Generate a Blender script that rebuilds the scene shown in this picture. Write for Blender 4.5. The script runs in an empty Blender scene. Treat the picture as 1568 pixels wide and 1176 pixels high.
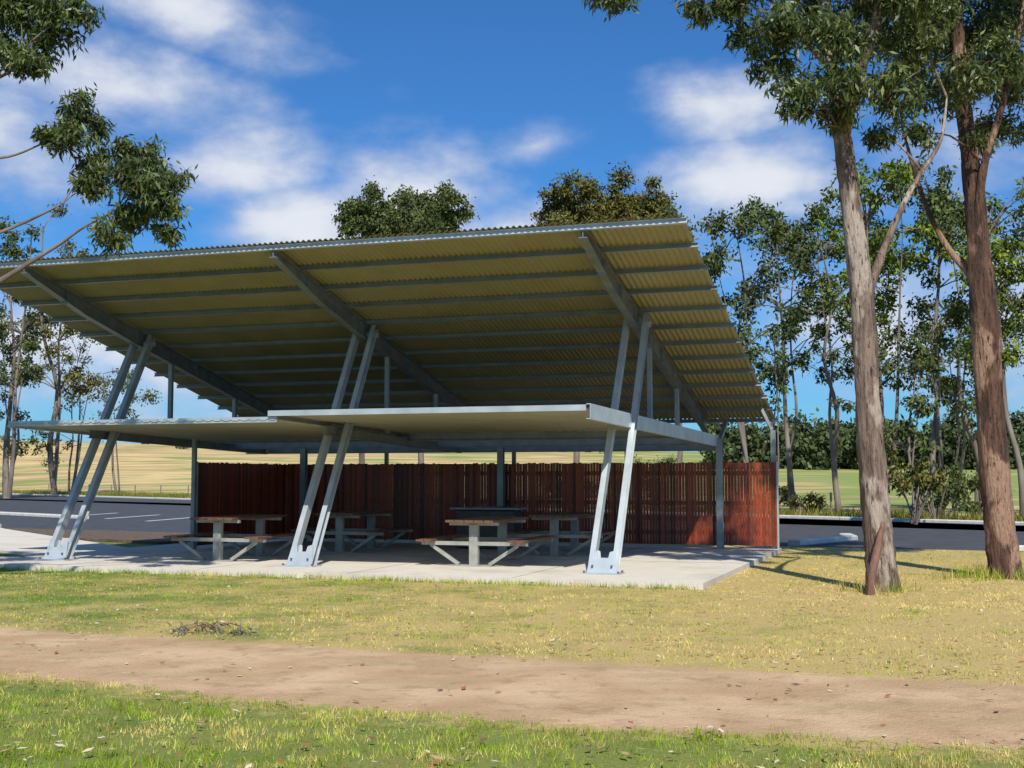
import bpy, math, random, time
import numpy as np
from mathutils import Vector, Matrix
random.seed(7); rng=np.random.default_rng(7)
scene=bpy.context.scene
scene.view_settings.view_transform='Standard'; scene.view_settings.look='None'; scene.view_settings.exposure=0
F=1922.5; PITCH=0.0743; EYE=1.65
cp,sp=math.cos(PITCH),math.sin(PITCH)
def W(X,Y,D):
    """image pixel (X, Y) back-projected through the camera to depth D along Y"""
    a=(X-784)/F; b=(588-Y)/F; t=D/(cp-b*sp)  # camera ray through the image pixel, scaled to the given depth
    return Vector((a*t,D,EYE+(sp+b*cp)*t))
TH=0.3266; OX,OY=1.566,21.741; CT,ST=math.cos(TH),math.sin(TH)
def L(u,v,z): return Vector((OX+u*CT+v*ST, OY-u*ST+v*CT, z))
GZ=-0.10
# ---------------------------------------------------------------- materials
def newmat(name):
    m=bpy.data.materials.new(name); m.use_nodes=True
    nt=m.node_tree; b=nt.nodes['Principled BSDF']; return m,nt,b
def N(nt,t,**k):
    n=nt.nodes.new(t)
    for a,v in k.items(): setattr(n,a,v)
    return n
def ramp(nt,fac,stops):
    r=N(nt,'ShaderNodeValToRGB'); e=r.color_ramp.elements
    while len(e)<len(stops): e.new(0.5)
    for i,(p,c) in enumerate(stops): e[i].position=p; e[i].color=(*c,1)
    nt.links.new(fac,r.inputs[0]); return r.outputs[0]
def noise(nt,scale,detail=4,vec=None,stretch=None,rough=.55):
    n=N(nt,'ShaderNodeTexNoise'); n.inputs['Scale'].default_value=scale; n.inputs['Detail'].default_value=detail; n.inputs['Roughness'].default_value=rough
    if vec is None:
        tc=N(nt,'ShaderNodeTexCoord'); vec=tc.outputs['Object']
    if stretch:
        mp=N(nt,'ShaderNodeMapping'); mp.inputs['Scale'].default_value=stretch; nt.links.new(vec,mp.inputs[0]); vec=mp.outputs[0]
    nt.links.new(vec,n.inputs['Vector']); return n.outputs['Fac']
def bump(nt,b,h,s,d=0.02):
    n=N(nt,'ShaderNodeBump'); n.inputs['Strength'].default_value=s; n.inputs['Distance'].default_value=d
    nt.links.new(h,n.inputs['Height']); nt.links.new(n.outputs[0],b.inputs['Normal'])
def nmat(name,c1,c2,scale=5,rough=.6,metal=0,bs=0.,stretch=None,detail=5,bd=.01,lo=.3,hi=.7):
    m,nt,b=newmat(name); f=noise(nt,scale,detail,stretch=stretch)
    nt.links.new(ramp(nt,f,[(lo,c1),(hi,c2)]),b.inputs['Base Color'])
    b.inputs['Roughness'].default_value=rough; b.inputs['Metallic'].default_value=metal
    if bs: bump(nt,b,f,bs,bd)
    return m
def math_(nt,op,a,b=None,c=None,clamp=False):
    n=N(nt,'ShaderNodeMath',operation=op); n.use_clamp=clamp
    for i,x in enumerate((a,b,c)):
        if x is None: continue
        if isinstance(x,(int,float)): n.inputs[i].default_value=x
        else: nt.links.new(x,n.inputs[i])
    return n.outputs[0]
def mixc(nt,f,a,b,bt='MIX'):
    n=N(nt,'ShaderNodeMix',data_type='RGBA',blend_type=bt)
    for s,x in ((n.inputs[0],f),(n.inputs[6],a),(n.inputs[7],b)):
        if isinstance(x,(int,float)): s.default_value=x
        elif isinstance(x,tuple): s.default_value=(*x,1)
        else: nt.links.new(x,s)
    return n.outputs[2]
def sstep(nt,x,lo,hi):
    n=N(nt,'ShaderNodeMapRange',interpolation_type='SMOOTHSTEP'); nt.links.new(x,n.inputs[0])
    n.inputs[1].default_value=lo; n.inputs[2].default_value=hi; return n.outputs[0]
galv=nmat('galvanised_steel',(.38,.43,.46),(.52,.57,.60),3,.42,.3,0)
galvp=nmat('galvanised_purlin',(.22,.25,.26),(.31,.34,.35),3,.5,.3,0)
galvd=nmat('galvanised_steel_dark',(.15,.17,.19),(.23,.26,.28),4,.5,.3,0)  # galvanised steel in a darker grey, for rafters, canopy beams and fence rails
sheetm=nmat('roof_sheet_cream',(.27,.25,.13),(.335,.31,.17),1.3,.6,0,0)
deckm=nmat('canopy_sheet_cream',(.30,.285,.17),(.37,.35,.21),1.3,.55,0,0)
boltm=nmat('bolt_dark',(.1,.1,.1),(.18,.18,.18),30,.4,.6)
kerbm=nmat('kerb_concrete',(.5,.48,.44),(.66,.64,.6),4,.85,0,.1,detail=6)
framem=nmat('table_frame_grey',(.25,.25,.22),(.36,.36,.32),6,.7,0,.1,detail=4)
asph=nmat('asphalt',(.040,.042,.048),(.072,.074,.080),1.5,.85,0,0,detail=10)
paint=nmat('road_paint',(.6,.6,.58),(.8,.8,.78),12,.7,0,0)
timbt=nmat('table_timber',(.10,.045,.025),(.21,.095,.05),6,.55,0,.2,stretch=(6,1,6))
mulch=nmat('mulch',(.07,.045,.03),(.18,.12,.08),7,.95,0,.6,detail=8,bd=.04)
deadw=nmat('dead_wood',(.13,.06,.04),(.25,.13,.09),5,.85,0,.5,stretch=(4,4,.6))
conc,nt,b=newmat('concrete'); f=noise(nt,2.2,6); g=noise(nt,.7,4); h=noise(nt,60,2)
c=mixc(nt,f,(.55,.50,.42),(.76,.70,.60)); c=mixc(nt,math_(nt,'MULTIPLY',sstep(nt,g,.5,.68),.4),c,(.38,.33,.27)); c=mixc(nt,math_(nt,'MULTIPLY',sstep(nt,h,.6,.7),.35),c,(.25,.2,.15))
nt.links.new(c,b.inputs['Base Color']); b.inputs['Roughness'].default_value=.88
def bark(name,c1,c2,c3,pscale,bd):
    m,nt,b=newmat(name); f=noise(nt,2.6,5,stretch=(3.5,3.5,.5)); g=noise(nt,pscale,4,stretch=(1,1,.45)); h=noise(nt,14,4,stretch=(1.5,1.5,.25),rough=.7)
    c=mixc(nt,sstep(nt,f,.38,.62),c1,c2); c=mixc(nt,sstep(nt,g,.50,.58),c,c3); c=mixc(nt,sstep(nt,h,.54,.66),c,tuple(t*.3 for t in c1))
    nt.links.new(c,b.inputs['Base Color']); b.inputs['Roughness'].default_value=.9
    bump(nt,b,math_(nt,'ADD',math_(nt,'SUBTRACT',f,math_(nt,'MULTIPLY',h,.6)),g),1.,bd); return m
barkA=bark('bark_grey_gum',(.13,.085,.065),(.25,.18,.14),(.42,.34,.28),2.3,.07)
barkB=bark('bark_red_gum',(.06,.032,.022),(.15,.075,.048),(.36,.22,.15),1.7,.10)
barkC=nmat('bark_pale_gum',(.09,.07,.055),(.26,.215,.18),1.2,.85,0,0,stretch=(2,2,.4),detail=5)
def attrmat(name,rough=.6,trans=0.,noisy=0.):
    m,nt,b=newmat(name); a=N(nt,'ShaderNodeAttribute'); a.attribute_name='Col'; col=a.outputs['Color']
    if noisy:
        f=noise(nt,8,5,stretch=(8,8,.8)); r=ramp(nt,f,[(.3,(1-noisy,)*3),(.7,(1,1,1))]); col=mixc(nt,1.,col,r,'MULTIPLY')
    nt.links.new(col,b.inputs['Base Color']); b.inputs['Roughness'].default_value=rough
    if trans:
        t=N(nt,'ShaderNodeBsdfTranslucent'); nt.links.new(col,t.inputs[0])
        x=N(nt,'ShaderNodeMixShader'); x.inputs[0].default_value=trans
        nt.links.new(b.outputs[0],x.inputs[1]); nt.links.new(t.outputs[0],x.inputs[2])
        nt.links.new(x.outputs[0],nt.nodes['Material Output'].inputs[0])
    return m
leafm=attrmat('gum_leaves',.45,.25)
def diffmat(name):
    m=bpy.data.materials.new(name); m.use_nodes=True; nt=m.node_tree; nt.nodes.remove(nt.nodes['Principled BSDF'])
    a=N(nt,'ShaderNodeAttribute'); a.attribute_name='Col'; d=N(nt,'ShaderNodeBsdfDiffuse'); nt.links.new(a.outputs['Color'],d.inputs[0]); nt.links.new(d.outputs[0],nt.nodes['Material Output'].inputs[0]); return m
leafb=diffmat('gum_leaves_far')
grassm=diffmat('grass_blades')
slatm=attrmat('merbau_slats',.5,0,.6)
litterm=diffmat('leaf_litter')
# ---------------------------------------------------------------- mesh helpers
def empty(name,loc=(0,0,0)):
    e=bpy.data.objects.new(name,None); e.location=loc; scene.collection.objects.link(e); e.empty_display_size=.3; return e
def link(name,me,mat,parent=None,smooth=False):
    o=bpy.data.objects.new(name,me); scene.collection.objects.link(o)
    if mat: me.materials.append(mat)
    if parent:
        o.parent=parent; o.matrix_parent_inverse=Matrix.Translation(-Vector(parent.location))
    if smooth: me.polygons.foreach_set('use_smooth',[True]*len(me.polygons))
    return o
def npmesh(name,verts,faces,mat,cols=None,parent=None,smooth=False):
    me=bpy.data.meshes.new(name); nv=len(verts); nf,k=faces.shape
    me.vertices.add(nv); me.vertices.foreach_set('co',verts.astype(np.float32).ravel())
    me.loops.add(nf*k); me.loops.foreach_set('vertex_index',faces.astype(np.int32).ravel())
    me.polygons.add(nf); me.polygons.foreach_set('loop_start',(np.arange(nf)*k).astype(np.int32))
    me.update(calc_edges=True)
    if cols is not None:
        a=me.color_attributes.new('Col','FLOAT_COLOR','POINT')
        c=np.ones((nv,4),np.float32); c[:,:3]=np.clip(cols,0,.9); a.data.foreach_set('color',c.ravel())
    return link(name,me,mat,parent,smooth)
class MB:
    def __init__(s): s.v=[];s.f=[];s.c=[]
    def add(s,vs,fs,col=None):
        n=len(s.v); s.v+= [tuple(p) for p in vs]; s.f+=[tuple(i+n for i in f) for f in fs]
        if col is not None: s.c+=[(*col,1)]*len(vs)
    def prof(s,p0,p1,pr,side,up,pr2=None,col=None):
        p0=Vector(p0);p1=Vector(p1);side=Vector(side);up=Vector(up); pr2=pr2 or pr; n=len(pr)
        vs=[p0+side*a+up*b for a,b in pr]+[p1+side*a+up*b for a,b in pr2]
        fs=[(i,(i+1)%n,n+(i+1)%n,n+i) for i in range(n)]+[tuple(range(n))[::-1],tuple(range(n,2*n))]
        s.add(vs,fs,col)
    def beam(s,p0,p1,w,h,up=(0,0,1),col=None,bev=0):
        d=(Vector(p1)-Vector(p0)).normalized(); up=Vector(up); side=d.cross(up).normalized(); up=side.cross(d)
        a,b=w/2,h/2
        if bev:
            e=bev; pr=[(-a+e,-b),(a-e,-b),(a,-b+e),(a,b-e),(a-e,b),(-a+e,b),(-a,b-e),(-a,-b+e)]
        else: pr=[(-a,-b),(a,-b),(a,b),(-a,b)]
        s.prof(p0,p1,pr,side,up,None,col)
    def isec(s,p0,p1,w,h,t=.012,up=(0,0,1)):
        d=(Vector(p1)-Vector(p0)).normalized(); up=Vector(up); side=d.cross(up).normalized(); up=side.cross(d)
        a,b,c=w/2,h/2,t/2
        pr=[(-a,-b),(a,-b),(a,-b+t),(c,-b+t),(c,b-t),(a,b-t),(a,b),(-a,b),(-a,b-t),(-c,b-t),(-c,-b+t),(-a,-b+t)]
        s.prof(p0,p1,pr,side,up)
    def csec(s,p0,p1,w,h,t=.012,up=(0,0,1),flip=1):
        d=(Vector(p1)-Vector(p0)).normalized(); up=Vector(up); side=d.cross(up).normalized()*flip; up=(side.cross(d)*flip)
        a,b=w/2,h/2
        pr=[(-a,-b),(a,-b),(a,-b+t),(-a+t,-b+t),(-a+t,b-t),(a,b-t),(a,b),(-a,b)]
        s.prof(p0,p1,pr,side,up)
    def obj(s,name,mat,parent=None,smooth=False):
        me=bpy.data.meshes.new(name); me.from_pydata(s.v,[],s.f); me.update()
        if s.c:
            a=me.color_attributes.new('Col','FLOAT_COLOR','POINT'); a.data.foreach_set('color',np.array(s.c,np.float32).ravel())
        return link(name,me,mat,parent,smooth)
def tube(mb,pts,rad,sides=10,sub=4,wob=0.,seed=0):
    r=random.Random(seed); P=[Vector(p) for p in pts]; Q=[];R=[]
    for i in range(len(P)-1):
        p0=P[max(i-1,0)];p1=P[i];p2=P[i+1];p3=P[min(i+2,len(P)-1)]
        for k in range(sub):
            t=k/sub
            Q.append(.5*((2*p1)+(p2-p0)*t+(2*p0-5*p1+4*p2-p3)*t*t+(3*p1-p0-3*p2+p3)*t**3)); R.append(rad[i]*(1-t)+rad[i+1]*t)
    Q.append(P[-1]);R.append(rad[-1]); vs=[];fs=[]; 
    ref=Vector((1,.13,.05))
    for i,q in enumerate(Q):
        d=(Q[min(i+1,len(Q)-1)]-Q[max(i-1,0)]).normalized()
        a=d.cross(ref); 
        if a.length<.05: a=d.cross(Vector((0,1,0)))
        a.normalize(); b=d.cross(a)
        for k in range(sides):
            an=2*math.pi*k/sides; rr=R[i]*(1+wob*(r.random()-.5)+wob*.6*math.sin(k*2.1+i*.35+seed))
            vs.append(q+(a*math.cos(an)+b*math.sin(an))*rr)
    for i in range(len(Q)-1):
        for k in range(sides):
            k2=(k+1)%sides; fs.append((i*sides+k,i*sides+k2,(i+1)*sides+k2,(i+1)*sides+k))
    mb.add(vs,fs)
# ---------------------------------------------------------------- terrain
def terr(x,y):
    r=math.hypot(x,y)
    if r<1: return GZ
    sa,ca=x/r,y/r
    den=max(.29,.764*sa+.645*ca); d0=47.5/den+2
    az=math.atan2(x,y); w=min(1,max(0,(1.3-abs(az))/.5))
    tl=.0285+(.016-.0285)*min(1,max(0,(az+.39)/.7)); tl+=.0012*math.sin(az*9+1)
    tgt=(EYE+tl*320-GZ)*w
    k=max(0,(r-d0)/(320-d0)); k=min(k,1); k=k*k*(1.5-.5*k) if k<1 else 1
    z=GZ+tgt*k
    if r>330: z-= (r-330)*.004
    return z
rings=[0,2,5,10,20,35,50,60,70,80,90,100,115,130,145,160,175,190,210,230,250,270,290,305,320,340,400,600,1000,2000,3500]
ns=256; V=[(0,0,GZ)];Fc=[]
for r in rings[1:]:
    for k in range(ns):
        a=2*math.pi*k/ns; x,y=r*math.sin(a),r*math.cos(a); V.append((x,y,terr(x,y)))
for k in range(ns): Fc.append((0,1+(k+1)%ns,1+k))
for i in range(len(rings)-2):
    for k in range(ns):
        a=1+i*ns+k;b=1+i*ns+(k+1)%ns; Fc.append((a,b,b+ns,a+ns))
gm,nt,b=newmat('ground_grass_and_track')
tc=N(nt,'ShaderNodeTexCoord'); sx=N(nt,'ShaderNodeSeparateXYZ'); nt.links.new(tc.outputs['Object'],sx.inputs[0])
x,y=sx.outputs[0],sx.outputs[1]; OB=tc.outputs['Object']
nA=noise(nt,.9,4,OB); nB=noise(nt,5,4,OB); nC=noise(nt,38,3,OB,rough=.7)
def curve(a,bb,c,lim):
    xc=math_(nt,'MINIMUM',math_(nt,'MAXIMUM',x,-lim),lim)
    q=math_(nt,'MULTIPLY',math_(nt,'MULTIPLY',xc,xc),c)
    return math_(nt,'ADD',math_(nt,'ADD',math_(nt,'MULTIPLY',x,bb),a),q)
jit=math_(nt,'ADD',math_(nt,'MULTIPLY',math_(nt,'SUBTRACT',nB,.5),1.0),math_(nt,'MULTIPLY',math_(nt,'SUBTRACT',nC,.5),.6))
mU=math_(nt,'ADD',math_(nt,'SUBTRACT',y,curve(12.36,-.3866,.0063,8)),jit)
mL=math_(nt,'ADD',math_(nt,'SUBTRACT',y,curve(9.19,-.358,.027,5.2)),jit)
track=math_(nt,'MULTIPLY',sstep(nt,mU,.16,-.16),sstep(nt,mL,-.12,.12))
green=mixc(nt,nC,(.06,.10,.010),(.18,.25,.03))
straw=mixc(nt,nC,(.30,.22,.07),(.66,.49,.19))
dx=sstep(nt,math_(nt,'ADD',math_(nt,'ADD',math_(nt,'MULTIPLY',x,.10),math_(nt,'MULTIPLY',math_(nt,'SUBTRACT',nA,.5),3.0)),math_(nt,'MULTIPLY',math_(nt,'SUBTRACT',nB,.5),1.2)),-1.3,.3)
fr=sstep(nt,mL,.0,-.5)
dry=math_(nt,'MULTIPLY',dx,math_(nt,'SUBTRACT',1.,math_(nt,'MULTIPLY',fr,.8)))
lawn=mixc(nt,dry,green,straw)
tr=mixc(nt,nC,(.37,.225,.11),(.58,.385,.21)); tr2=mixc(nt,sstep(nt,nA,.35,.7),tr,(.65,.45,.265)); tr3=mixc(nt,math_(nt,'MULTIPLY',sstep(nt,nB,.50,.72),.5),tr2,(.27,.165,.085))
nS=noise(nt,1.2,4,OB,stretch=(.5,2.4,1)); tr3=mixc(nt,math_(nt,'MULTIPLY',sstep(nt,nS,.50,.66),.5),tr3,(.40,.31,.15))
nP=noise(nt,90,1,OB); tr3=mixc(nt,math_(nt,'MULTIPLY',sstep(nt,nP,.58,.68),.5),tr3,(.18,.12,.07))
nH=noise(nt,.13,5,OB,stretch=(.4,2.5,1),rough=.7); nF=noise(nt,.05,3,OB,stretch=(1,2.2,1))
fmask=math_(nt,'ADD',nF,math_(nt,'MULTIPLY',sstep(nt,x,0,40),.15))
field=mixc(nt,sstep(nt,fmask,.50,.62),mixc(nt,sstep(nt,nH,.3,.7),(.34,.225,.09),(.74,.55,.25)),mixc(nt,nH,(.14,.20,.04),(.34,.40,.10)))
s_=math_(nt,'ADD',math_(nt,'MULTIPLY',math_(nt,'SUBTRACT',x,17.6),.764),math_(nt,'MULTIPLY',math_(nt,'SUBTRACT',y,46.7),.645))
fm=sstep(nt,math_(nt,'ADD',s_,math_(nt,'MULTIPLY',nA,3)),2,6)
c=mixc(nt,track,lawn,tr3); c=mixc(nt,fm,c,field)
nt.links.new(c,b.inputs['Base Color']); b.inputs['Roughness'].default_value=.95
bump(nt,b,noise(nt,26,3,OB,rough=.7),.5,.05)
me=bpy.data.meshes.new('ground'); me.from_pydata(V,[],Fc); me.update(); link('ground',me,gm,None,True)
# ---------------------------------------------------------------- paved areas
def sheet(name,pts,z,mat,parent=None,th=0):
    mb=MB(); n=len(pts)
    vs=[(p[0],p[1],z) for p in pts]
    if th:
        vs+=[(p[0],p[1],z-th) for p in pts]; fs=[tuple(range(n))]+[(i,i+n,(i+1)%n+n,(i+1)%n) for i in range(n)]
    else: fs=[tuple(range(n))]
    mb.add(vs,fs); return mb.obj(name,mat,parent)
def Lp(u,v): q=L(u,v,0); return (q.x,q.y)
sheet('concrete_slab',[Lp(-19,-1.38),Lp(1.97,-1.38),Lp(1.97,8.95),Lp(-12.6,8.95),Lp(-12.6,.5),Lp(-19,.5)],0,conc,None,.25)
jm=MB()
for u in (-1.2,-4.2,-7.2,-10.2): 
    jm.beam(L(u,-1.36,.001),L(u,8.9,.001),.012,.003)
jm.beam(L(-12.5,3.4,.001),L(1.9,3.4,.001),.012,.003)
jm.obj('slab_joints',nmat('joint_dark',(.12,.11,.1),(.18,.17,.15),5,.9))
sheet('car_park',[(-45,56),(-17.8,43.6),(12,30),(26,24),(60,8),(62,-6),(17.6,46.7),(-52,129),(-80,140)],GZ+.004,asph)
sheet('concrete_footpath',[Lp(-12.63,1.6),Lp(-12.63,4.6),(-17.6,43.2),(-44,55.2),(-44,52),(-18.5,38.5),(-14.5,32.3)],GZ+.05,conc,None,.06)
sheet('mulch_bed',[(-12.6,35.6),(-9.3,33.2),(-7.6,34.6),(-7.0,37.2),(-17,42.2)],GZ+.07,mulch,None,.06)
kb=MB()
def kerb(pts,w=.28,h=.15):
    for p,q in zip(pts[:-1],pts[1:]): kb.beam((p[0],p[1],GZ+h/2),(q[0],q[1],GZ+h/2),w,h,bev=.03)
kerb([(62,-6),(17.6,46.7),(-52,129),(-80,140)],.4)
kerb([(12,29.9),(26,23.9),(60,7.9)])
kerb([(-17.8,43.75),(-45,56.2)])
kerb([(-27,62),(-18,53)],.5); kerb([(7.2,32.3),(9.4,35.0),(9.6,36.4)],.35)
kb.obj('kerb',kerbm)
pm=MB()
def stripe(a,bb,w=.2,z=GZ+.010): pm.beam((a[0],a[1],z),(bb[0],bb[1],z),w,.004)
stripe((-14.6,50.5),(-13.8,56)); stripe((-17.2,53.5),(-16.5,59)); stripe((-20,56.5),(-19.4,62)); stripe((-11.8,47.5),(-10.9,53))
pm.obj('parking_bay_lines',paint)
# ---------------------------------------------------------------- shelter
sh=empty('picnic_shelter',L(-5.6,3,0))
A=Vector((CT,-ST,0)); B=Vector((ST,CT,0)); UP=Vector((0,0,1)); M=.2304
zr=lambda v:5.83-M*(v+1.2)
US=[0,-5.80,-11.27]; UL,UR=-12.98,1.67; VF,VB=-1.28,10.6
per=.11; nw=int((UR-UL)/per); k=6; cols_=nw*k+1
uu=np.linspace(UL,UR,cols_); wave=.019*np.cos(np.arange(cols_)*2*np.pi/k)
rows=np.linspace(VF,VB,33); vv=[]
for v in rows:
    for u_,w_ in zip(uu,wave): q=L(u_,v,zr(v)+.02+w_); vv.append((q.x,q.y,q.z))
vv=np.array(vv); i,j=np.meshgrid(np.arange(len(rows)-1),np.arange(cols_-1),indexing='ij'); a=(i*cols_+j).ravel()
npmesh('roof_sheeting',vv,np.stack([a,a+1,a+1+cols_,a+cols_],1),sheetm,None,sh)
mb=MB(); nv=13
sd=(B-UP*M).normalized(); nrm=A.cross(sd).normalized()
if nrm.z<0: nrm=-nrm
for i in range(nv):
    v=VF+.06+i*(VB-VF-.12)/(nv-1); zc=zr(v)-.046
    if i==0:
        m0=MB(); m0.csec(L(UL-.02,v,zc),L(UR+.07,v,zc),.06,.095,.006,up=nrm); m0.obj('front_purlin',galv,sh); continue
    for s_ in range(8):
        ua=UL-.02+(UR-UL+.09)*s_/8; ub=UL-.02+(UR-UL+.09)*(s_+1)/8
        mb.csec(L(ua,v,zc),L(ub,v,zc),.05,.085,.006,up=nrm)
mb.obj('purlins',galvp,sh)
mb=MB()
for u in US:
    def rp(v,dz): return L(u,v,zr(v)-.094-dz)
    w=.075
    st=[(-1.22,.12),(.6,.30),(2.74,.33),(10.35,.30)]
    for (v0,h0),(v1,h1) in zip(st[:-1],st[1:]):
        vs=[rp(v0,0)-A*.008,rp(v0,0)+A*.008,rp(v0,h0)+A*.008,rp(v0,h0)-A*.008,rp(v1,0)-A*.008,rp(v1,0)+A*.008,rp(v1,h1)+A*.008,rp(v1,h1)-A*.008]
        fs=[(0,1,2,3),(7,6,5,4),(0,4,5,1),(1,5,6,2),(2,6,7,3),(3,7,4,0)]
        mb.add(vs,fs)
        for d0,d1 in ((.006,.006),(h0,h1)):
            vs=[rp(v0,d0-.006)-A*w,rp(v0,d0-.006)+A*w,rp(v0,d0+.008)+A*w,rp(v0,d0+.008)-A*w,rp(v1,d1-.006)-A*w,rp(v1,d1-.006)+A*w,rp(v1,d1+.008)+A*w,rp(v1,d1+.008)-A*w]
            mb.add(vs,fs)
    for v in np.linspace(0,9.6,9):
        mb.beam(L(u-.07,v,zr(v)-.25),L(u+.07,v,zr(v)-.25),.01,.27)
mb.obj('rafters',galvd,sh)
mb=MB(); C=2.74; pl=MB(); bl=MB()
for u in US:
    for s in (-1,1):
        p0=L(u+s*.21,0,.02); p1=L(u+s*.19,C,zr(C)-.14)
        mb.csec(p0,p1,.10,.17,.012,up=B,flip=-s)
    for s in (-1,1):
        vs=[L(u-.27,s*.10,0.02),L(u+.27,s*.10,0.02),L(u+.21,s*.10+.14,.40),L(u+.11,s*.10+.13,.37),L(u+.09,s*.10+.09,.26),L(u-.09,s*.10+.09,.26),L(u-.11,s*.10+.13,.37),L(u-.21,s*.10+.14,.40)]
        vs2=[p+B*.012 for p in vs]; n=8
        pl.add(vs+vs2,[tuple(range(n)),tuple(range(n,2*n))[::-1]]+[(i,(i+1)%n,n+(i+1)%n,n+i) for i in range(n)])
    pl.beam(L(u-.33,0,.012),L(u+.33,0,.012),.42,.022)
    for a_ in (-.30,.30):
        for b_ in (-.15,.15): bl.beam(L(u+a_,b_,.02),L(u+a_,b_,.055),.03,.03,up=B)
    for a_ in (-.17,.17): bl.beam(L(u+a_,-.07,.14),L(u+a_,-.10,.14),.03,.03)
    pl.beam(L(u-.26,C,zr(C)-.30),L(u+.26,C,zr(C)-.30),.10,.10)
mb.obj('leaning_posts',galv,sh); pl.obj('base_plates',galv,sh); bl.obj('anchor_bolts',boltm,sh)
mb=MB()
for u in US:
    for v in (3.8,6.6): mb.beam(L(u,v,2.6),L(u,v,zr(v)-.40),.10,.10,up=B,bev=.01)
for u in (.66,-4.75,-10.2):
    mb.isec(L(u,8.28,0),L(u,8.28,2.56),.15,.15,.012,up=B)
    mb.beam(L(u,8.28,2.5),L(u*1.0,9.3,zr(9.3)-.42),.09,.09,up=A)
mb.isec(L(1.86,8.62,0),L(1.86,8.62,2.75),.11,.11,.01,up=B)
mb.beam(L(1.84,8.62,2.74),L(1.5,9.2,zr(9.2)-.1),.07,.07,up=A)
mb.beam(L(-10.83,4.15,0),L(-10.83,4.15,2.6),.09,.09,up=B)
mb.beam(L(-4.75,9.3,0),L(-4.75,9.3,zr(9.3)-.42),.09,.09,up=B)
mb.beam(L(-8.3,9.3,0),L(-8.3,9.3,zr(9.3)-.42),.09,.09,up=B)
mb.obj('rear_columns',galvp,sh)
zd=lambda v,o=0:2.87-.029*(v+.85)+o
VD=4.9
def canopy(name,u0,u1,o,sk0,sk1):
    per=.19; n=int(abs(u1-u0)/per)*6+1; rows=list(np.linspace(-.85,VD,13)); vs=[]
    for v in rows:
        for i in range(n):
            t=i/(n-1); us=u0+(u1-u0)*t+((sk0*(1-t)+sk1*t)*(v+.85))
            ph=i%6; w=.022 if ph in (0,1) else 0.
            q=L(us,v,zd(v,o)-.07+w); vs.append((q.x,q.y,q.z))
    vs=np.array(vs); i,j=np.meshgrid(np.arange(len(rows)-1),np.arange(n-1),indexing='ij'); a=(i*n+j).ravel()
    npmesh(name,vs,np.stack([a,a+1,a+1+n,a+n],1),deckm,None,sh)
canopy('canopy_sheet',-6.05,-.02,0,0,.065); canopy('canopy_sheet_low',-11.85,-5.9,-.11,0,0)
mb=MB()
mb.beam(L(-6.05,-.87,zd(-.85)-.055),L(-.05,-.87,zd(-.85)-.055),.03,.10)
mb.beam(L(-11.85,-.82,zd(-.85)-.165),L(-5.9,-.82,zd(-.85)-.165),.03,.10)
mb.csec(L(.0,-.92,zd(-.9)-.12),L(.60,8.4,zd(8.3)-.11),.08,.26,.014,flip=-1)
mb.beam(L(-6.07,-.8,zd(-.85)-.06),L(-6.07,VD,zd(VD)-.08),.03,.12)
mb.beam(L(-11.87,-.8,zd(-.85)-.17),L(-11.87,8.2,zd(8.2)-.17),.04,.13)
mb.obj('canopy_fascia',galv,sh)
mb=MB()
for u in US[1:]: mb.isec(L(u+.0,.9,zd(.9)-.26),L(u,8.2,zd(8.2)-.26),.1,.18)
mb.isec(L(-11.9,8.27,2.40),L(.75,8.27,2.40),.12,.26)
mb.isec(L(-11.9,6.6,2.45),L(.45,6.6,2.45),.10,.18)
mb.isec(L(-11.9,VD+.05,2.56),L(.35,VD+.05,2.56),.10,.18)
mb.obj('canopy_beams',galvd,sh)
# ---------------------------------------------------------------- slatted fence
fe=empty('slatted_timber_fence',L(-4,8.53,0)); mb=MB(); r=random.Random(3)
def slat(p,d,nv):
    g=r.random(); c=(.23+.25*g+r.uniform(-.06,.06),.036+.052*g+r.uniform(-.012,.012),.012+.015*g)
    if r.random()<.2: c=tuple(t*.4 for t in c)
    h=2.0+r.uniform(-.014,.014)
    mb.beam(p+UP*.07,p+UP*h,.068+r.uniform(-.007,.001),.022,up=nv,col=c)
u=-10.83
while u<1.95: slat(L(u,8.50+r.uniform(-.004,.004),0),A,B); u+=.0725
v=4.3
while v<8.45: slat(L(-10.83,v,0),B,A); v+=.0725
mb.obj('slats',slatm,fe)
mb=MB()
for z in (.35,1.05,1.75):
    mb.beam(L(-10.83,8.55,z),L(1.93,8.55,z),.04,.10); mb.beam(L(-10.87,4.3,z),L(-10.87,8.5,z),.04,.10)
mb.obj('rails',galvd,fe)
mb=MB()
mb.beam(L(-10.83,4.24,0),L(-10.83,4.24,2.02),.07,.05,up=B); mb.beam(L(1.96,8.5,0),L(1.96,8.5,2.02),.04,.06,up=B)
mb.obj('end_posts',galv,fe)
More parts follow.
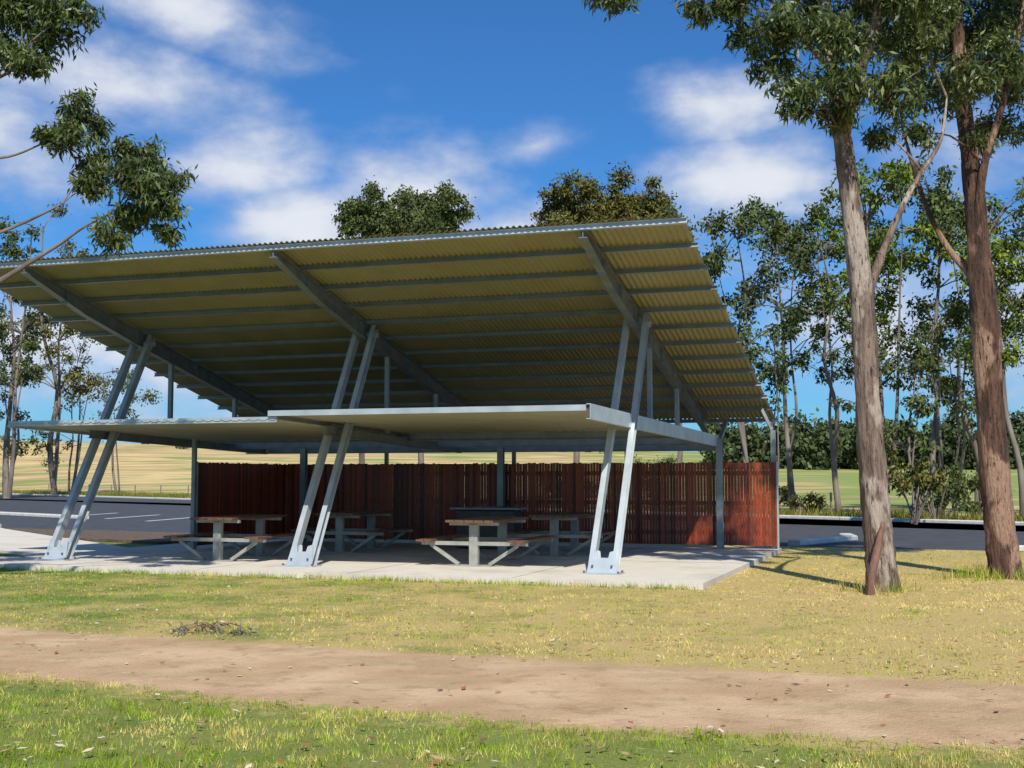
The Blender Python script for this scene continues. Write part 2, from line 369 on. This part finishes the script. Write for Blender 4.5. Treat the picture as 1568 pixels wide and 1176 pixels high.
# ---------------------------------------------------------------- picnic tables
def table(u,v,rot=0.,ln=2.3):
    e=empty('picnic_table',L(u,v,0)); ca,sa=math.cos(rot),math.sin(rot)
    def T(a,b_,z): return L(u+a*ca-b_*sa, v+a*sa+b_*ca, z)
    t=MB(); 
    for i in range(5): t.beam(T(-.38+i*.19,0,.84),T(-.38+i*.19,ln,.84),.175,.045,bev=.006)
    for s in (-1,1):
        for k_ in (0,1): t.beam(T(s*(.82+k_*.16),.0,.475),T(s*(.82+k_*.16),ln,.475),.145,.04,bev=.006)
    t.obj('timber_boards',timbt,e)
    f=MB()
    for b_ in (.3,ln-.3):
        f.beam(T(0,b_,0),T(0,b_,.77),.17,.12,up=B,bev=.01)
        f.beam(T(-.48,b_,.785),T(.48,b_,.785),.08,.06)
        f.beam(T(-1.04,b_,.42),T(1.04,b_,.42),.09,.07)
        for s in (-1,1):
            f.beam(T(s*.30,b_,.03),T(s*.86,b_,.39),.07,.06)
        f.beam(T(-.36,b_,.012),T(.36,b_,.012),.26,.02)
    f.obj('frame',framem,e)
for (u,v) in ((-2.75,.75),(-2.2,4.1),(-8.05,.45),(-7.1,3.9)): table(u,v,.02)
e=empty('barbecue_counter',L(-4.4,6.6,0)); t=MB()
t.beam(L(-5.3,6.6,.93),L(-3.6,6.6,.93),.7,.05,bev=.01); t.obj('steel_top',galvp,e)
t=MB(); t.beam(L(-5.15,6.6,.45),L(-3.75,6.6,.45),.58,.88,bev=.02); t.obj('cabinet',nmat('cabinet_dark',(.05,.045,.04),(.09,.08,.07),4,.6),e)
t=MB(); t.beam(L(-4.75,6.6,.965),L(-4.15,6.6,.965),.45,.02); t.obj('hotplate',boltm,e)
# ---------------------------------------------------------------- foliage
def leaves(name,cl,size,dens,pal,parent=None,droop=.7,sub=9,asp=.26,mat=None,sg=.21):
    Ps=[];Cs=[]
    for c,rd in cl:
        n=int(dens*rd*rd); 
        if n<5: continue
        ng=max(4,int(sub)); g=rng.normal(0,1,(ng,3)); g/=np.linalg.norm(g,axis=1)[:,None]+1e-6; g*=(rng.random((ng,1))**.5)*rd*.78; g[:,2]*=.75
        tone=rng.uniform(.65,1.3,ng); idx=rng.integers(0,ng,n)
        off=rng.normal(0,1,(n,3))*rd*sg; off[:,2]*=.9
        Ps.append(np.array(c)[None,:]+g[idx]+off); Cs.append(tone[idx])
    P=np.concatenate(Ps);T=np.concatenate(Cs); n=len(P)
    d=rng.normal(0,1,(n,3)); d[:,2]-=droop*1.6; d/=np.linalg.norm(d,axis=1)[:,None]
    s=rng.normal(0,1,(n,3)); s=np.cross(d,s); s/=np.linalg.norm(s,axis=1)[:,None]
    ln=size*rng.uniform(.6,1.25,n)[:,None]; w=ln*asp*.5
    v=np.stack([P,P+d*ln*.4+s*w,P+d*ln,P+d*ln*.4-s*w],1).reshape(-1,3)
    f=np.arange(n*4).reshape(n,4)
    pal=np.array(pal); k_=rng.random(n)[:,None]; pi=rng.integers(0,len(pal),n); pj=rng.integers(0,len(pal),n)
    col=(pal[pi]*k_+pal[pj]*(1-k_))*T[:,None]*rng.uniform(.8,1.2,(n,1))
    return npmesh(name,v,f,mat or leafm,np.repeat(col,4,0),parent)
PAL=[(.055,.085,.018),(.08,.12,.025),(.12,.155,.035),(.18,.20,.06),(.055,.085,.03)]
PALF=[(.050,.075,.022),(.08,.11,.03),(.12,.145,.045),(.16,.175,.065),(.06,.085,.035)]
PALY=[(.07,.085,.02),(.13,.13,.03),(.18,.165,.05),(.06,.08,.02),(.22,.17,.055)]
PALG=[(.13,.18,.025),(.20,.25,.04),(.09,.13,.02),(.16,.20,.04)]
def px(l,D,jit=1.,seed=0):
    r=random.Random(seed); out=[]
    for X,Y,R in l:
        d=D+r.uniform(-jit,jit); out.append((W(X,Y,d),R*d/F))
    return out
def twigs(mb,paths,cl,seed,r0=.035):
    nodes=[p for P in paths for p in P]
    for i,(c,rd) in enumerate(cl):
        c=Vector(c); best=min(nodes,key=lambda p:(p-c).length+max(0,p.z-c.z)*1.2)
        mid=(best+c)/2+Vector((0,0,.12*(c-best).length))
        tube(mb,[best,mid,c],[r0,r0*.7,r0*.3],6,3,.1,seed+i)
        r=random.Random(seed*31+i)
        for _ in range(4):
            e_=c+Vector((r.uniform(-1,1),r.uniform(-1,1),r.uniform(-.7,.9)))*rd*.85
            tube(mb,[mid.lerp(c,.6),c.lerp(e_,.4)+Vector((0,0,.05)),e_],[r0*.45,r0*.3,r0*.12],4,2,0,1)
def hero(name,paths,cl,bark,dens,size,pal=PAL,D=20,seed=1,r0=.035):
    base=paths[0][0][0]; e=empty(name,(base.x,base.y,GZ)); mb=MB()
    for i,(P,R) in enumerate(paths): tube(mb,P,R,18 if i==0 else 10,10 if i==0 else 6,.13,seed+i)
    twigs(mb,[P[2 if i==0 else 1:] for i,(P,R) in enumerate(paths)],cl,seed,r0)
    mb.obj('trunk_and_limbs',bark,e,True); leaves('foliage',cl,size,dens,pal,e)
def path(l,D,R,Dend=None):
    n=len(l); return ([W(X,Y,D+((Dend or D)-D)*i/(n-1)) for i,(X,Y) in enumerate(l)],R)
DA=19.6
A1=path([(1353,912),(1345,820),(1330,640),(1322,480),(1305,330),(1290,210),(1275,100),(1262,0),(1255,-120),(1250,-260)],DA,[.28,.215,.19,.18,.16,.135,.11,.09,.06,.02])
A2=path([(1324,470),(1350,390),(1385,310),(1412,262),(1440,215),(1450,150)],DA,[.09,.06,.045,.04,.03,.015],DA+1.2)
A3=path([(1290,215),(1312,130),(1340,30),(1360,-90)],DA,[.10,.08,.06,.03],DA-1)
A4=path([(1275,110),(1230,60),(1180,0),(1120,-40),(1000,-30)],DA,[.06,.04,.03,.025,.015],DA-1.2)
clA=px([(1200,35,62),(1270,60,70),(1180,105,42),(1235,140,52),(1310,120,62),(1290,172,40),(1340,30,75),(1120,12,48),(1070,12,34),(1372,140,56),(1220,-70,90),(1320,-90,95),(1400,-60,90),(955,-5,32),(915,-12,26),(1140,-70,70),(1000,-55,50),(1345,205,32),(1400,60,60),(1215,165,30),(1250,-180,80),(1340,-200,80),(1060,-60,50),(1150,60,40),(1240,20,60),(1380,-10,70)],DA,1.1,4)
hero('gum_tree',[A1,A2,A3,A4],clA,barkA,2900,.165,seed=2,r0=.022)
DB=22.1
B1=path([(1541,892),(1529,790),(1516,620),(1509,500),(1500,400),(1492,300),(1480,200),(1470,100),(1465,0),(1462,-140)],DB,[.30,.25,.23,.245,.20,.17,.14,.12,.10,.04])
B2=path([(1507,460),(1485,420),(1450,378),(1420,320),(1400,260),(1380,190)],DB,[.11,.075,.055,.045,.04,.015],DB+1)
B3=path([(1498,400),(1498,330),(1508,250),(1535,160),(1560,50),(1580,-60)],DB,[.10,.09,.07,.055,.045,.02],DB-.6)
clB=px([(1420,50,75),(1500,40,75),(1550,120,60),(1440,140,55),(1530,195,44),(1570,20,70),(1400,205,36),(1490,-70,100),(1600,-40,100),(1640,100,80),(1600,200,45),(1480,120,55),(1500,215,30),(1560,-170,100),(1450,-180,90),(1380,110,48),(1680,-40,100),(1420,-10,70),(1530,90,60)],DB,1.4,5)
hero('gum_tree',[B1,B2,B3],clB,barkB,2900,.165,seed=9,r0=.022)
DC=19.0
C1=path([(-330,1010),(-320,800),(-300,560),(-280,300),(-270,100),(-250,-150)],DC,[.32,.27,.25,.21,.17,.05])
C2=path([(-290,480),(-150,410),(0,356),(60,330),(95,312)],DC,[.08,.055,.027,.019,.01])
C3=path([(-290,520),(-80,470),(70,387),(125,350),(182,318)],DC,[.08,.055,.03,.02,.01])
C4=path([(-275,200),(-100,240),(0,242),(60,222),(100,200)],DC,[.05,.035,.02,.014,.01])
C5=path([(-272,150),(-120,130),(0,118),(35,75),(90,30)],DC,[.06,.045,.025,.018,.01])
clC=px([(30,20,54),(85,60,46),(105,15,48),(48,95,32),(10,75,40),(125,165,38),(108,205,42),(148,195,26),(70,208,22),(150,260,42),(190,275,44),(225,245,44),(268,272,28),(245,315,42),(140,290,36),(205,335,44),(165,355,34),(255,355,28),(190,225,30),(235,290,36),(-40,60,70),(-80,-20,90),(40,-50,70),(-150,200,80),(-100,320,60),(-220,0,100),(-330,-60,100),(-380,120,90)],DC,.5,6)
hero('gum_tree',[C1,C2,C3,C4,C5],clC,barkC,4600,.15,seed=15,r0=.011)
mb=MB(); tube(mb,[W(1333,934,18.9),W(1336,880,18.95),W(1345,835,19.1),W(1352,800,19.25)],[.055,.06,.055,.03],8,4,.25,3); mb.obj('fallen_branch',deadw,None,True)
def bgtree(X,D,ytop,wpx,ybot,seed,pal=PALF,dens=1.,size=.26,stems=2,ncl=30,dome=False,bark=barkC):
    r=random.Random(seed); b0=W(X,731,D); gz=terr(b0.x,b0.y)-.15; base=Vector((b0.x,b0.y,gz))
    top=W(X,ytop,D).z; H=top-gz; wd=wpx*D/F; zb=W(X,ybot,D).z
    e=empty('gum_tree',base); mb=MB(); paths=[]; cl=[]
    for i in range(ncl):
        if dome:
            an=r.uniform(0,6.28); s_=r.random(); c_=math.sqrt(1-s_*s_); rr=r.uniform(.5,.97); rd=wd*r.uniform(.09,.15)
            cl.append((Vector((base.x+wd*.5*rr*c_*math.cos(an),base.y+wd*.5*rr*c_*math.sin(an),zb+(top-zb)*rr*s_-rd*.2)),rd)); continue
        t=r.random(); z=zb+(top-zb)*(t**.7)
        k_=math.sin(math.pi*min(1,.25+.72*t))**.6
        an=r.uniform(0,6.28); q=math.sqrt(r.random())*wd*.5*k_
        rd=wd*r.uniform(.10,.17); cl.append((Vector((base.x+q*math.cos(an),base.y+q*math.sin(an),z-rd*.7)),rd))
    for s in range(stems):
        an=r.uniform(0,6.28); lean=wd*.22 if stems>1 else wd*.05; tp=base+Vector((math.cos(an)*lean,math.sin(an)*lean,H*r.uniform(.75,.9)))
        P=[base+Vector((r.uniform(-.25,.25),0,0))*(s>0)]; 
        for j in range(1,6): 
            t=j/5; P.append(base.lerp(tp,t)+Vector((r.uniform(-1,1),r.uniform(-1,1),0))*H*.018)
        R0=H*.0105*(1 if s==0 else .7); R=[R0*(1-.85*j/5) for j in range(6)]
        paths.append(P); tube(mb,P,R,8,3,.08,seed+s)
    twigs(mb,[P[2:] for P in paths],cl,seed,H*.0022)
    mb.obj('trunk_and_limbs',bark,e,True); leaves('foliage',cl,size,330*dens*(.26/size)**2*.55,pal,e,asp=.45,sub=10,droop=.5,mat=leafb,sg=.25)
bg=[(1150,56,300,190,520,1),(1215,62,335,170,580,2),(1285,58,300,170,540,3),(1350,50,235,190,460,4,PALG),(1430,55,240,210,540,5),(1500,60,300,170,600,6),(1565,50,262,190,560,7,PALG),(1640,58,250,200,560,8),(1395,48,490,110,680,9),(1180,50,500,80,620,10),(1320,66,440,110,620,16),(1460,68,440,140,650,18)]
for t in bg: bgtree(*t,dens=1.5)
DN=2.6
bgtree(560,88,272,120,390,11,PALF,DN,.30,1,80,True); bgtree(645,92,264,165,400,12,PALF,DN,.30,1,100,True)
bgtree(880,84,258,145,400,13,PALY,DN,.30,1,90,True); bgtree(965,86,254,175,400,14,PALY,DN,.30,1,100,True); bgtree(1035,84,300,90,420,31,PALF,DN,.30,1,60,True)
bgtree(85,120,300,130,600,21,PALY,2.,.4,2,34,True); bgtree(10,105,268,130,600,22,PALF,2.,.36,2,34,True)
bgtree(15,112,480,130,690,23,PALF,1.1,.34,3,20); bgtree(180,122,545,120,680,24,PALF,.8,.34,2,16); bgtree(-70,100,400,150,650,25,PALF,1.5); bgtree(110,128,500,110,700,26,PALF,.9,.34,3,16)
cl=[]; r=random.Random(5)
for i in range(190):
    X=r.uniform(1090,1900); D=r.uniform(205,245); q=W(X,700,D); g=terr(q.x,q.y); h=r.uniform(4,10)*(1 if X<1400 else 1.2)
    for k_ in range(3): cl.append((Vector((q.x+r.uniform(-2,2),q.y,g+h*(.2+.28*k_))),r.uniform(2.0,3.4)))
for i in range(70):
    X=r.uniform(-500,1000); D=r.uniform(285,310); q=W(X,700,D); g=terr(q.x,q.y)
    if r.random()<.45: cl.append((Vector((q.x,q.y,g+1.)),r.uniform(1.2,2.3)))
leaves('distant_tree_line',cl,1.0,16,[(.045,.065,.025),(.07,.095,.04),(.11,.13,.06)],None,asp=.7,mat=leafb)
def shrub(X,D,h,w,seed,pal=PALF):
    q=W(X,731,D); g=terr(q.x,q.y); r=random.Random(seed); e=empty('shrub',(q.x,q.y,g)); cl=[]; mb=MB()
    for i in range(9):
        c=Vector((q.x+r.uniform(-w,w)*.5,q.y+r.uniform(-w,w)*.5,g+h*r.uniform(.25,.85))); cl.append((c,w*.2))
        tube(mb,[Vector((q.x,q.y,g-.1)),Vector((q.x,q.y,g)).lerp(c,.5)+Vector((0,0,.1)),c],[.04,.03,.01],5,2)
    mb.obj('stems',barkC,e); leaves('foliage',cl,.2,700,pal,e,asp=.4,mat=leafb)
for i,(X,D,h,w) in enumerate([(1400,47,3.2,2.4),(1432,50,2.6,2.2),(1240,60,1.2,1.6),(1500,52,2.2,2.6),(1180,64,1.5,2),(430,118,2.6,5),(400,125,2.5,5),(1010,90,3,5),(880,100,2,5)]): shrub(X,D,h,w,i,PALF if i%2 else PALY)
# ---------------------------------------------------------------- rural fence
rf=empty('rural_wire_fence',(25,50,GZ)); mb=MB(); nx,ny=.764,.645; dxx,dyy=.645,-.764; prev=None
for i in range(-20,6):
    x_=17.6+nx*6+dxx*i*5.6; y_=46.7+ny*6+dyy*i*5.6; z_=terr(x_,y_)
    mb.beam((x_,y_,z_-.2),(x_,y_,z_+1.05),.09,.09,up=(0,1,0)); p=Vector((x_,y_,z_))
    if prev:
        for h in (.4,.75,1.0): mb.beam(prev+UP*h,p+UP*h,.006,.006)
    prev=p
mb.obj('posts_and_wires',nmat('weathered_post',(.16,.13,.10),(.28,.24,.2),4,.9),rf)
# ---------------------------------------------------------------- grass blades
def inslab(u,v): return ((v>-1.40)&(v<8.97)&(u<1.99)&(u>-12.62))|((v>-1.40)&(v<.52)&(u>-19.02)&(u<-12.6))
def Uc(x): return 12.36-.3866*x+.0063*np.minimum(x*x,64)
def Lc(x): return 9.19-.358*x+.027*np.minimum(x*x,27)
LAT=rng.random((256,256))
def vn(x,y,s,o=0):
    X=x*s+100+o*17.3; Y=y*s+100+o*7.7; i=np.floor(X).astype(int); j=np.floor(Y).astype(int); fx=X-i; fy=Y-j; fx=fx*fx*(3-2*fx); fy=fy*fy*(3-2*fy)
    g=lambda a,b: LAT[a%256,b%256]
    return (g(i,j)*(1-fx)+g(i+1,j)*fx)*(1-fy)+(g(i,j+1)*(1-fx)+g(i+1,j+1)*fx)*fy-.5
def fb(x,y,s,o=0): return vn(x,y,s,o)+.55*vn(x,y,s*2.3,o+1)+.35*vn(x,y,s*5.1,o+2)
def blades(name,x,y,h,w,col,spread=.5):
    n=len(x); a=rng.uniform(0,6.28,n); ln=rng.uniform(0,spread,n)*h; b_=rng.uniform(0,6.28,n)
    z=np.full(n,GZ-.005)
    sxx,syy=np.cos(a)*w*.5,np.sin(a)*w*.5
    v=np.stack([np.stack([x-sxx,y-syy,z],1),np.stack([x+sxx,y+syy,z],1),np.stack([x+np.cos(b_)*ln,y+np.sin(b_)*ln,z+h],1)],1).reshape(-1,3)
    return npmesh(name,v,np.arange(n*3).reshape(n,3),grassm,np.repeat(col,3,0))
def lawncol(x,y,base_dry):
    n=len(x); dry=np.clip(base_dry+fb(x,y,.8)*.95+fb(x,y,4,3)*.75+rng.normal(0,.2,n),0,1)[:,None]
    g=np.array([.12,.22,.012]); g2=np.array([.31,.42,.035]); k_=np.clip(rng.random((n,1))*.7+.3*(fb(x,y,2.2,7)[:,None]+.5),0,1); st1=np.array([.50,.36,.11]);st2=np.array([.88,.68,.27])
    return ((g*(1-k_)+g2*k_)*(1-dry)+(st1*(1-k_)+st2*k_)*dry)*(1+.75*fb(x,y,7,9)[:,None])
n=230000; x=rng.uniform(-7,7.5,n); y=rng.uniform(5.2,13,n); m=(y<Lc(x)+.30*fb(x,y,1.6)+.06*rng.normal(0,1,n))&(rng.random(n)<.75+1.4*fb(x,y,5,5)); x,y=x[m],y[m]
h=np.clip(.034+.035*fb(x,y,2.2)+.04*fb(x,y,6,4)+rng.normal(0,.010,len(x)),.010,.11); blades('front_lawn_grass',x,y,h,.0075,lawncol(x,y,np.full(len(x),.10)),.9)
n=520000; x=rng.uniform(-15,15,n); y=rng.uniform(8,34,n); keep=rng.random(n)<np.clip(1.5-(y-8)/26,.3,1)*(.75+1.3*fb(x,y,4,6)); x,y=x[keep],y[keep]
dx_,dy_=x-OX,y-OY; u_=dx_*CT-dy_*ST; v_=dx_*ST+dy_*CT
near_b=30+(12-x)*.456
m=(y>Uc(x)+.30*fb(x,y,1.6)+.07*rng.normal(0,1,len(x)))&~inslab(u_,v_)&((u_>1.9)|(v_<-1.3)|(u_<-13))&(y<near_b-.3)&~((u_<-12.6)&(v_>.6)&(y>27))
x,y,u_,v_=x[m],y[m],u_[m],v_[m]
bd=np.clip(.46+.055*x,.20,.86); bd=np.where(v_>-2.6,bd-.30*(x<3),bd); bd=np.where((x>4.5)&(y>23),.40,bd)
h=np.clip(.022+.024*fb(x,y,1.5)+.034*fb(x,y,5,2)+rng.normal(0,.010,len(x)),.008,.09)
blades('middle_lawn_grass',x,y,h,.0105,lawncol(x,y,bd),1.2)
def tufts(pts,hh,cnt,sd=.07):
    P=np.array(pts); x=np.repeat(P[:,0],cnt)+rng.normal(0,sd,len(P)*cnt); y=np.repeat(P[:,1],cnt)+rng.normal(0,sd,len(P)*cnt)
    return x,y,np.abs(rng.normal(hh,hh*.35,len(x)))
pts=[]
for i in range(300): u=rng.uniform(-14,2); q=L(u,-1.44-abs(rng.normal(0,.03)),0); pts.append((q.x,q.y))
x,y,h=tufts(pts,.085,14); blades('slab_edge_grass',x,y,h,.010,lawncol(x,y,np.clip(.15+.03*x,0,.6)),.9)
pts=[(8.6+rng.normal(0,.5),22.0+rng.normal(0,.4)) for _ in range(90)]+[(5.72+rng.normal(0,.3),19.5+rng.normal(0,.25)) for _ in range(20)]
x,y,h=tufts(pts,.2,14,sd=.09); blades('tree_base_grass',x,y,h,.012,lawncol(x,y,np.full(len(x),.35)),.8)
pts=[]
for i in range(1500):
    t=rng.uniform(-115,40); s=rng.uniform(.4,5.5); pts.append((17.6+nx*s+dxx*t,46.7+ny*s+dyy*t))
P=np.array(pts); x=np.repeat(P[:,0],22)+rng.normal(0,.3,len(P)*22); y=np.repeat(P[:,1],22)+rng.normal(0,.3,len(P)*22)
blades('roadside_grass',x,y,np.abs(rng.normal(.35,.14,len(x))),.05,lawncol(x,y,np.full(len(x),.42))*.45,.8)
n=10000; x=rng.uniform(-10,13,n); y=6.3+rng.random(n)**1.5*17; m=rng.random(n)<np.where((y<Uc(x))&(y>Lc(x)),.28,.85)*np.clip(.6+1.5*fb(x,y,1.1,12),.05,1); x,y=x[m],y[m]
dx_,dy_=x-OX,y-OY; u_=dx_*CT-dy_*ST; v_=dx_*ST+dy_*CT; m=~inslab(u_,v_); x,y=x[m],y[m]; n=len(x)
a=rng.uniform(0,6.28,n); ln=rng.uniform(.03,.10,n); wd=ln*rng.uniform(.2,.5,n); z=GZ+np.where((y<Uc(x))&(y>Lc(x)),.006,.045)
d=np.stack([np.cos(a),np.sin(a),rng.uniform(-.25,.25,n)],1)*ln[:,None]; s=np.stack([-np.sin(a),np.cos(a),rng.uniform(-.3,.3,n)],1)*wd[:,None]*.5
P=np.stack([x,y,z+np.abs(d[:,2])*.5+.004],1); v=np.stack([P-d/2,P+s,P+d/2,P-s],1).reshape(-1,3)
pal=np.array([(.42,.28,.17),(.62,.52,.40),(.36,.12,.06),(.16,.1,.07)]); npmesh('leaf_litter',v,np.arange(n*4).reshape(n,4),litterm,np.repeat(pal[rng.integers(0,4,n)],4,0))
q=W(330,975,14.3); q.z=GZ+.05
e=empty('fallen_twig',q); mb=MB()
for i in range(9):
    an=random.uniform(0,6.28); l=random.uniform(.15,.5); tube(mb,[q,q+Vector((math.cos(an)*l*.5,math.sin(an)*l*.5,.06)),q+Vector((math.cos(an)*l,math.sin(an)*l*.7,.0))],[.008,.006,.003],5,2)
mb.obj('sticks',deadw,e); leaves('dry_leaves',[(q+Vector((random.uniform(-.5,.4),random.uniform(-.25,.25),.0)),.13) for _ in range(6)],.09,2200,[(.16,.16,.08),(.3,.25,.16),(.36,.34,.27)],e,asp=.3)
# ---------------------------------------------------------------- light, sky
sd=Vector((.12,-.95,1.0)).normalized(); el=math.asin(sd.z); rot=math.atan2(sd.x,sd.y)
sl=bpy.data.lights.new('sun','SUN'); sl.energy=5.0; sl.angle=math.radians(.53); sl.color=(1,.95,.84)
so=bpy.data.objects.new('sun',sl); so.rotation_euler=sd.to_track_quat('Z','Y').to_euler(); scene.collection.objects.link(so)
w=bpy.data.worlds.new('World'); scene.world=w; w.use_nodes=True; nt=w.node_tree; bgn=nt.nodes['Background']
sky=N(nt,'ShaderNodeTexSky',sky_type='NISHITA'); sky.sun_disc=False; sky.sun_elevation=el; sky.sun_rotation=rot; sky.air_density=1.0; sky.dust_density=.5; sky.ozone_density=2.0
tc=N(nt,'ShaderNodeTexCoord'); s3=N(nt,'ShaderNodeSeparateXYZ'); nt.links.new(tc.outputs['Generated'],s3.inputs[0])
az=math_(nt,'ARCTAN2',s3.outputs[0],s3.outputs[1]); ele=math_(nt,'ARCSINE',s3.outputs[2])
cb=N(nt,'ShaderNodeCombineXYZ'); nt.links.new(az,cb.inputs[0]); nt.links.new(ele,cb.inputs[1])
n1=noise(nt,8,6,cb.outputs[0],rough=.56,stretch=(1,1.7,1)); n2=noise(nt,3.2,3,cb.outputs[0],stretch=(1,1.7,1))
clouds=[(-.262,.355,.14,.036,1.15,-.25),(-.33,.300,.14,.044,1.05,-.1),(-.40,.25,.11,.06,.9,0),(-.215,.237,.09,.032,.9,.1),(-.075,.222,.085,.050,1.4,-.1),(-.17,.200,.08,.036,1.25,.1),(.0,.195,.10,.030,.95,0),(.165,.287,.078,.032,1.05,0),(.20,.232,.13,.042,1.0,.05),(.32,.25,.10,.06,.8,0),(.02,.262,.05,.014,.6,.3),(-.30,.09,.18,.07,1.1,0),(.42,.12,.28,.08,.95,0)]
acc=None
for a0,e0,rx,ry,wt,tilt in clouds:
    mp=N(nt,'ShaderNodeMapping'); mp.vector_type='TEXTURE'; mp.inputs['Location'].default_value=(a0,e0,0); mp.inputs['Rotation'].default_value=(0,0,math.atan(tilt)); mp.inputs['Scale'].default_value=(rx,ry,1)
    nt.links.new(cb.outputs[0],mp.inputs[0]); ln_=N(nt,'ShaderNodeVectorMath',operation='LENGTH'); nt.links.new(mp.outputs[0],ln_.inputs[0])
    v_=math_(nt,'MULTIPLY_ADD',ln_.outputs['Value'],-wt,wt)
    acc=math_(nt,'MAXIMUM',v_,-1.) if acc is None else math_(nt,'MAXIMUM',acc,v_)
far=sstep(nt,math_(nt,'ABSOLUTE',az),.5,.8)
gen=math_(nt,'MULTIPLY_ADD',n2,3.,-1.6); gen=math_(nt,'SUBTRACT',math_(nt,'MULTIPLY',gen,far),math_(nt,'SUBTRACT',1.,far))
acc=math_(nt,'MAXIMUM',acc,gen)
dens=math_(nt,'ADD',acc,math_(nt,'MULTIPLY_ADD',n1,2.9,-1.45))
mask=sstep(nt,dens,-.25,1.0)
shade=sstep(nt,dens,.1,1.3)
ccol=mixc(nt,shade,(6.2,7.3,9.8),(11.0,11.3,12.0))
fin=mixc(nt,math_(nt,'MULTIPLY',mask,.93),mixc(nt,1.,sky.outputs[0],(.42,.98,1.6),'MULTIPLY'),ccol)
nt.links.new(fin,bgn.inputs[0]); bgn.inputs[1].default_value=.075
try: w.cycles.sampling_method='MANUAL'; w.cycles.sample_map_resolution=512
except Exception: pass
# ---------------------------------------------------------------- camera
cd=bpy.data.cameras.new('camera'); cd.lens=36*F/1568; cd.sensor_width=36; cd.clip_end=6000; cd.clip_start=.1
co=bpy.data.objects.new('camera',cd); co.location=(0,0,EYE); co.rotation_euler=(math.pi/2+PITCH,0,0); scene.collection.objects.link(co); scene.camera=co
